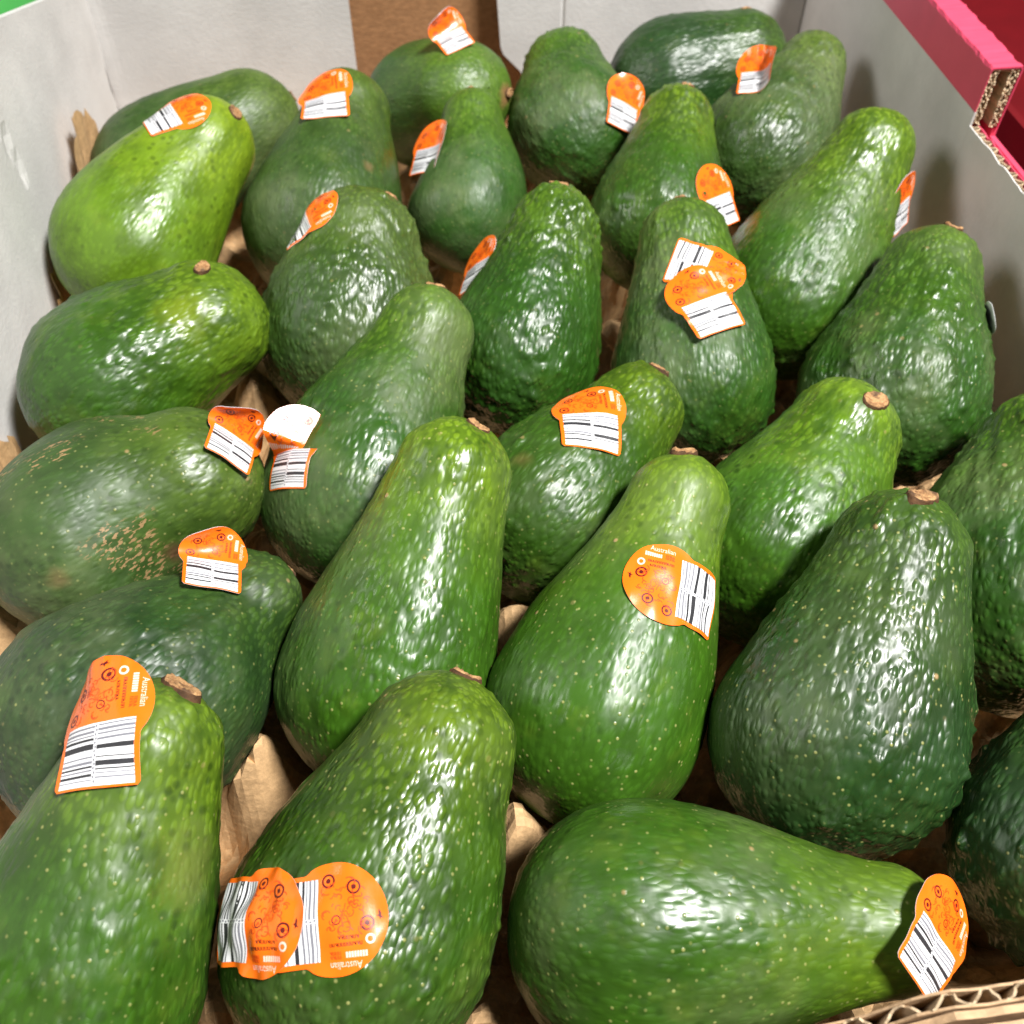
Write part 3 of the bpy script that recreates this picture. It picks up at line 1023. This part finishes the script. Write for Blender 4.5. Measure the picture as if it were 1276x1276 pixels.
# slots: 0 orange 1 white 2 black 3 grey 4 maroon 5 dark orange 6 pale
rect2d(-0.50, 0.50, -0.80, -0.005, 1, 1, 20, 18)
rb = random.Random(3)
BARS = ([(0.04, .026, 3), (0.10, .032, 3), (0.155, .018, 3), (0.195, .034, 2), (0.27, .075, 2), (0.43, .020, 3), (0.49, .034, 3), (0.55, .026, 2), (0.60, .020, 3), (0.65, .035, 2), (0.72, .015, 3)],
        [(0.03, .018, 3), (0.08, .034, 3), (0.14, .022, 3), (0.20, .028, 3), (0.29, .055, 2), (0.44, .014, 2), (0.495, .065, 2), (0.59, .018, 2), (0.64, .014, 3), (0.69, .02, 3)])
for (u0, u1, bars) in ((-0.50, -0.02, BARS[0]), (0.03, 0.50, BARS[1])):
    for (p, w, sl) in bars:
        rect2d(u0, u1, -p - w, -p, sl, 2, 10, 1)
for i in range(14):   # broken centre guard line
    v = -0.03 - i * 0.054
    rect2d(-0.012 + (i % 2) * 0.010, 0.012 + (i % 2) * 0.010, v - 0.032, v, 3, 2, 1, 1)
for (c, r_) in (((-0.36, 0.47), .085), ((0.09, 0.62), .088), ((-0.46, 0.14), .085)):
    ring2d(c, r_ * 0.76, r_ * 1.06, 4, 1)
    ring2d(c, 0.0, r_ * 0.38, 4, 1, 12)
ring2d((0.02, 0.23), 0.045, 0.06, 4, 1, 18)
ring2d((0.02, 0.23), 0.0, 0.014, 5, 1, 8)
# little leaping animal mark near the edge
add2d([(-.06, .775), (-.015, .80), (.02, .80), (.05, .83), (.045, .795), (.07, .785), (.03, .77), (.02, .74), (.0, .77), (-.03, .765)], [(0, 1, 9), (1, 2, 8, 9), (2, 3, 4), (2, 4, 6, 8), (4, 5, 6), (6, 7, 8)], 4, 1)
# white ring and writing that runs down the right side
ring2d((0.28, 0.645), 0.035, 0.062, 6, 1, 18)
tv, tf = TXT
sc_ = 0.40 / (tv[:, 0].max() - tv[:, 0].min())
tvv = (tv - tv.min(0)) * sc_
add2d(np.c_[0.52 + tvv[:, 1] * 1.25, 0.53 - tvv[:, 0]], tf, 6, 1)
for i in range(8):    # second white line, small print too fine to read
    rect2d(0.405, 0.475, 0.60 - 0.034 * i - 0.026, 0.60 - 0.034 * i, 6, 1, 1, 1)
for cx_, n_, top in ((0.235, 7, 0.50), (0.315, 11, 0.54), (0.415, 4, 0.27), (0.465, 4, 0.27)):
    for i in range(n_):
        v = top - i * 0.038
        k3 = rb.random()
        line2d([(cx_ - 0.02, v), (cx_ + 0.02, v), (cx_ + 0.02, v - 0.022 * (k3 > .4)), (cx_ - 0.02, v - 0.024)], 0.010, 4 if cx_ < .4 else 5, 1)
# fine dotted and curved motif
for i in range(46):
    c = (rb.uniform(-0.44, 0.20), rb.uniform(0.08, 0.66))
    if (c[0] / 0.62) ** 2 + ((c[1] - .2) / 0.60) ** 2 > 0.8:
        continue
    r_ = rb.uniform(0.02, 0.07)
    a0 = rb.uniform(0, 6.28)
    ring2d(c, r_ - 0.006, r_ + 0.006, 5, 1, 9, a0, a0 + rb.uniform(1.2, 4.0))
for i in range(8):
    x0, y0 = rb.uniform(-0.42, 0.1), rb.uniform(0.1, 0.6)
    an = rb.uniform(0, 3.14)
    line2d([(x0 + t * math.cos(an) + 0.015 * math.sin(t * 60), y0 + t * math.sin(an) * .6) for t in np.linspace(0, 0.18, 14)], 0.010, 5, 1)
MATS = [M_ORANGE, M_WHITE, M_BLACK, M_GREYBAR, M_MAROON, M_DKOR, M_PALE]


def sticker(k, px, py, ang, lift=0.0, v0=9.0, kap=0.0, kap_u=0.0, curl_u=(0.0, 0.0), wrinkle=0.0, size=1.0, tilt=0.0, flat=0.0, face=0.0, dv=0.0, du_=0.0, glare=False, roll=0.0):
    """px,py: photo pixel of the middle of the line between barcode and round head; ang: heading of the head in the picture, clockwise from up"""
    fr, root = FR[k], ROOT[k]
    P, N = fr.pick(px, py)
    if face:      # a sticker that stands off the skin, turned towards the aisle
        N = N * (1 - face) - face * (P - CAM) / np.linalg.norm(P - CAM)
        N /= np.linalg.norm(N)
    if roll:      # turned about its own long axis
        N = N + roll * (RIGHT * math.cos(math.radians(ang)) - UP * math.sin(math.radians(ang)))
        N /= np.linalg.norm(N)
    a = math.radians(ang)
    du = UP * math.cos(a) + RIGHT * math.sin(a)
    # tangent vector that shows along du in the picture: solve in the view plane
    view = (P - CAM) / np.linalg.norm(P - CAM)
    nv_ = view @ N
    B = du - view * (du @ N) / (nv_ if abs(nv_) > 0.25 else math.copysign(0.25, nv_))
    B -= N * (B @ N)
    B /= np.linalg.norm(B)
    T = np.cross(B, N)
    sz = BW * size
    rw = np.random.default_rng(k * 13 + 5)
    wph = rw.uniform(0, 6.28, 4)

    # unroll the sticker over the skin: walk from P along the surface (no stretching), on a grid
    gu_ = np.linspace(-0.75, 0.75, 31)
    gv_ = np.linspace(-0.90, 0.95, 38)
    A_, B_ = np.meshgrid(gu_, gv_, indexing='ij')
    uv = np.stack([A_.ravel() + du_, B_.ravel() + dv], 1) * sz
    rr_ = np.linalg.norm(uv, axis=1)
    dirs = (uv[:, :1] * T + uv[:, 1:] * B) / np.maximum(rr_, 1e-9)[:, None]
    pos = np.repeat(P[None], len(uv), 0)
    nrm = np.repeat(N[None], len(uv), 0)
    Ns = 14
    for _ in range(Ns):
        pos = pos + dirs * (rr_ / Ns)[:, None]
        dv = pos[:, None] - fr.X[None]
        dist = np.linalg.norm(dv, axis=2)
        ii = np.argmin(dist - fr.rho[None], axis=1)
        ar = np.arange(len(uv))
        nrm = dv[ar, ii] / dist[ar, ii][:, None]
        pos = fr.X[ii] + nrm * fr.rho[ii][:, None]
        dirs = dirs - nrm * (dirs * nrm).sum(1)[:, None]
        dirs /= np.maximum(np.linalg.norm(dirs, axis=1), 1e-9)[:, None]
    if flat:
        Q = P + uv[:, :1] * T + uv[:, 1:] * B
        pos = pos * (1 - flat) + Q * flat
        nrm = nrm * (1 - flat) + N * flat
    # ride on the lumps of the skin rather than cut into them
    lo = pos - fr.c
    lx, ly, lz = lo @ fr.side, lo @ fr.nor, lo @ fr.a
    ri = np.clip(np.searchsorted(fr.grid_x, lz), 0, len(fr.grid_x) - 1)
    ai = np.round(np.arctan2(ly, lx) / (2 * math.pi / fr.NA)).astype(int) % fr.NA
    pos = pos + nrm * (fr.grid_S[ri, ai] * (1 - flat))[:, None]
    GP = pos.reshape(31, 38, 3)

    def W(u, v):
        fu = np.clip((u + 0.75) / 0.05, 0, 29.999)
        fv_ = np.clip((v + 0.90) / 0.05, 0, 36.999)
        iu, iv = fu.astype(int), fv_.astype(int)
        a_, b_ = (fu - iu)[:, None], (fv_ - iv)[:, None]
        return GP[iu, iv] * (1 - a_) * (1 - b_) + GP[iu + 1, iv] * a_ * (1 - b_) + GP[iu, iv + 1] * (1 - a_) * b_ + GP[iu + 1, iv + 1] * a_ * b_

    def S(uv, h):
        u, v = uv[:, 0], uv[:, 1]
        vc = np.minimum(v, v0)
        e = 0.05
        w0 = W(u, vc)
        tu = W(u + e, vc) - W(u - e, vc)
        tv_ = W(u, vc + (0 if v0 < 5 else e)) - W(u, vc - e)
        tu /= np.linalg.norm(tu, axis=1)[:, None]
        tv_ /= np.linalg.norm(tv_, axis=1)[:, None]
        nn = np.cross(tu, tv_)
        nn /= np.linalg.norm(nn, axis=1)[:, None]
        s = np.maximum(v - v0, 0) * sz
        kk = (kap + kap_u * u) / 0.01
        kk = np.where(np.abs(kk) < 1e-3, 1e-3, kk)
        pos = w0 + tv_ * (np.sin(kk * s) / kk)[:, None] + nn * ((1 - np.cos(kk * s)) / kk)[:, None]
        n2 = nn * np.cos(kk * s)[:, None] - tv_ * np.sin(kk * s)[:, None]
        if glare:      # the loose head leans so that it mirrors the shop lamp
            lv = np.array([0.78, -0.06, 1.72]) - P
            hv = lv / np.linalg.norm(lv) - view
            hv /= np.linalg.norm(hv)
            td = B - hv * (B @ hv)
            td /= np.linalg.norm(td)
            ud = np.cross(td, hv)
            p_flat = W(np.zeros(1), np.full(1, v0))[0] + hv * 0.0035 + np.outer(s, td) + np.outer(u * sz, ud)
            f_ = np.clip((v - v0) / 0.07, 0, 1)[:, None]
            pos = pos * (1 - f_) + p_flat * f_
            n2 = n2 * (1 - f_) + hv * f_
        cu = curl_u[0] * np.maximum(-u - 0.1, 0) ** 2 + curl_u[1] * np.maximum(u - 0.1, 0) ** 2
        wr = wrinkle * (np.sin(u * 9 + v * 5 + wph[0]) * np.sin(v * 7 + wph[1]) + 0.5 * np.sin(u * 4 - v * 15 + wph[2]))
        wr = wr + 0.22 * np.sin(u * 7 + wph[3]) * np.sin(v * 6 + wph[0])
        base = 0.0006 + lift + (tilt * (v + 0.8)) * sz
        return pos + n2 * (base + cu * 0.01 + wr * 0.001 + h)[:, None]

    VV, FF, MI = [], [], []

    def put(V2, Fc, h, slot):
        off = sum(len(x) for x in VV)
        VV.append(S(V2, h) - np.array(root.location))
        FF.extend(tuple(off + i for i in f) for f in Fc)
        MI.extend([slot] * len(Fc))

    rows = np.r_[np.linspace(-BH - 0.03, -0.25, 14), np.linspace(-0.22, -0.08, 6), np.linspace(-0.04, 0.72, 18), HEAD_C + HEAD_R * np.sin(np.linspace(0.88, 1.57, 7))]
    nc = 22
    G = np.array([(half_width(v) * (2 * j / nc - 1), v) for v in rows for j in range(nc + 1)])
    GF = [(i * (nc + 1) + j, i * (nc + 1) + j + 1, (i + 1) * (nc + 1) + j + 1, (i + 1) * (nc + 1) + j) for i in range(len(rows) - 1) for j in range(nc)]
    put(G, GF, 0.0, 0)
    put(G, [f[::-1] for f in GF], -0.00014, 1)
    ng_ = len(G)
    rim = [j for j in range(nc + 1)] + [i * (nc + 1) + nc for i in range(1, len(rows))] + [(len(rows) - 1) * (nc + 1) + j for j in range(nc - 1, -1, -1)] + [i * (nc + 1) for i in range(len(rows) - 2, 0, -1)]
    nr_ = len(rim)
    o_ = sum(len(x_) for x_ in VV)
    VV.append(VV[0][rim])
    VV.append(VV[1][rim])
    for i in range(nr_):
        FF.append((o_ + i, o_ + nr_ + i, o_ + nr_ + (i + 1) % nr_, o_ + (i + 1) % nr_))
        MI.append(1)
    for (V2, Fc, slot, lvl) in LAYOUT:
        if V2[:, 1].max() >= 0.0:
            put(V2, Fc, 0.00005 * lvl, slot)
    st = mesh('sticker', np.concatenate(VV), FF, MATS, root, smooth=True, midx=MI)
    VV, FF, MI = [], [], []
    for (V2, Fc, slot, lvl) in LAYOUT:
        if V2[:, 1].max() < 0.0:
            off = sum(len(x) for x in VV)
            VV.append(S(V2, 0.00005 * lvl) - np.array(root.location))
            FF.extend(tuple(off + i for i in f) for f in Fc)
            MI.extend([slot] * len(Fc))
    mesh('barcode', np.concatenate(VV), FF, MATS, st, smooth=True, midx=MI)
    return st


sticker(26, 127, 902, 5, v0=-0.1, kap=0.0, face=0.45, flat=0.15, lift=0.0009)
sticker(27, 398, 1147, 83, wrinkle=0.2, size=0.95)
sticker(27, 313, 1148, 91, lift=0.0012, wrinkle=0.6, size=0.95)
sticker(23, 844, 733, -68, wrinkle=0.25)
sticker(21, 735, 518, -7, lift=0.0003, wrinkle=0.1)
sticker(13, 880, 335, 113, wrinkle=0.2, v0=0.1, kap=0.15, size=0.95)
sticker(13, 877, 376, -31, lift=0.0015, wrinkle=0.2, curl_u=(0.7, 0.0), size=0.95)
sticker(17, 364, 560, 18, v0=0.0, glare=True, size=0.92)
sticker(18, 291, 545, 12, v0=-0.15, kap=1.1, kap_u=-1.3, flat=0.5, lift=0.0004, size=0.85)
sticker(19, 262, 736, 3, v0=-0.10, kap=0.9, kap_u=-1.0, flat=0.9, face=0.14, dv=0.78, size=0.85, lift=0.0014, roll=0.12)
sticker(28, 1165, 1165, 23, flat=0.85, roll=0.2, size=0.92, wrinkle=0.2, lift=0.0008)
sticker(2, 219, 140, 62, face=0.1, size=0.95)
sticker(3, 405, 120, -3, curl_u=(0.8, 0.8))
sticker(6, 772, 127, 8, v0=0.0, kap=0.3, kap_u=0.6, face=0.2, flat=0.8, du_=0.15, lift=0.0006, size=0.9)
sticker(5, 548, 182, 14, face=0.30, flat=0.9, du_=-0.35, size=0.9, curl_u=(0.0, 1.2))
sticker(14, 606, 322, 14, face=0.30, flat=0.9, du_=-0.35, size=0.85)
sticker(15, 386, 272, 38, size=0.9)
sticker(9, 886, 248, -20, face=0.2, flat=0.9, du_=0.25, size=0.9)
sticker(8, 940, 112, 8, v0=-0.1, kap=0.35, curl_u=(0.0, 4.0), face=0.35, flat=0.9, dv=0.7, size=0.8)
sticker(10, 1122, 255, 3, face=0.30, flat=0.9, du_=0.15, v0=0.0, kap=0.25, size=0.85)
sticker(4, 572, 58, -35, v0=-0.2, kap=1.2, kap_u=-0.6, face=0.35, flat=0.8, dv=0.7, size=0.8)
sticker(11, 1231, 396, 92, flat=0.9, face=-0.42, size=0.5)
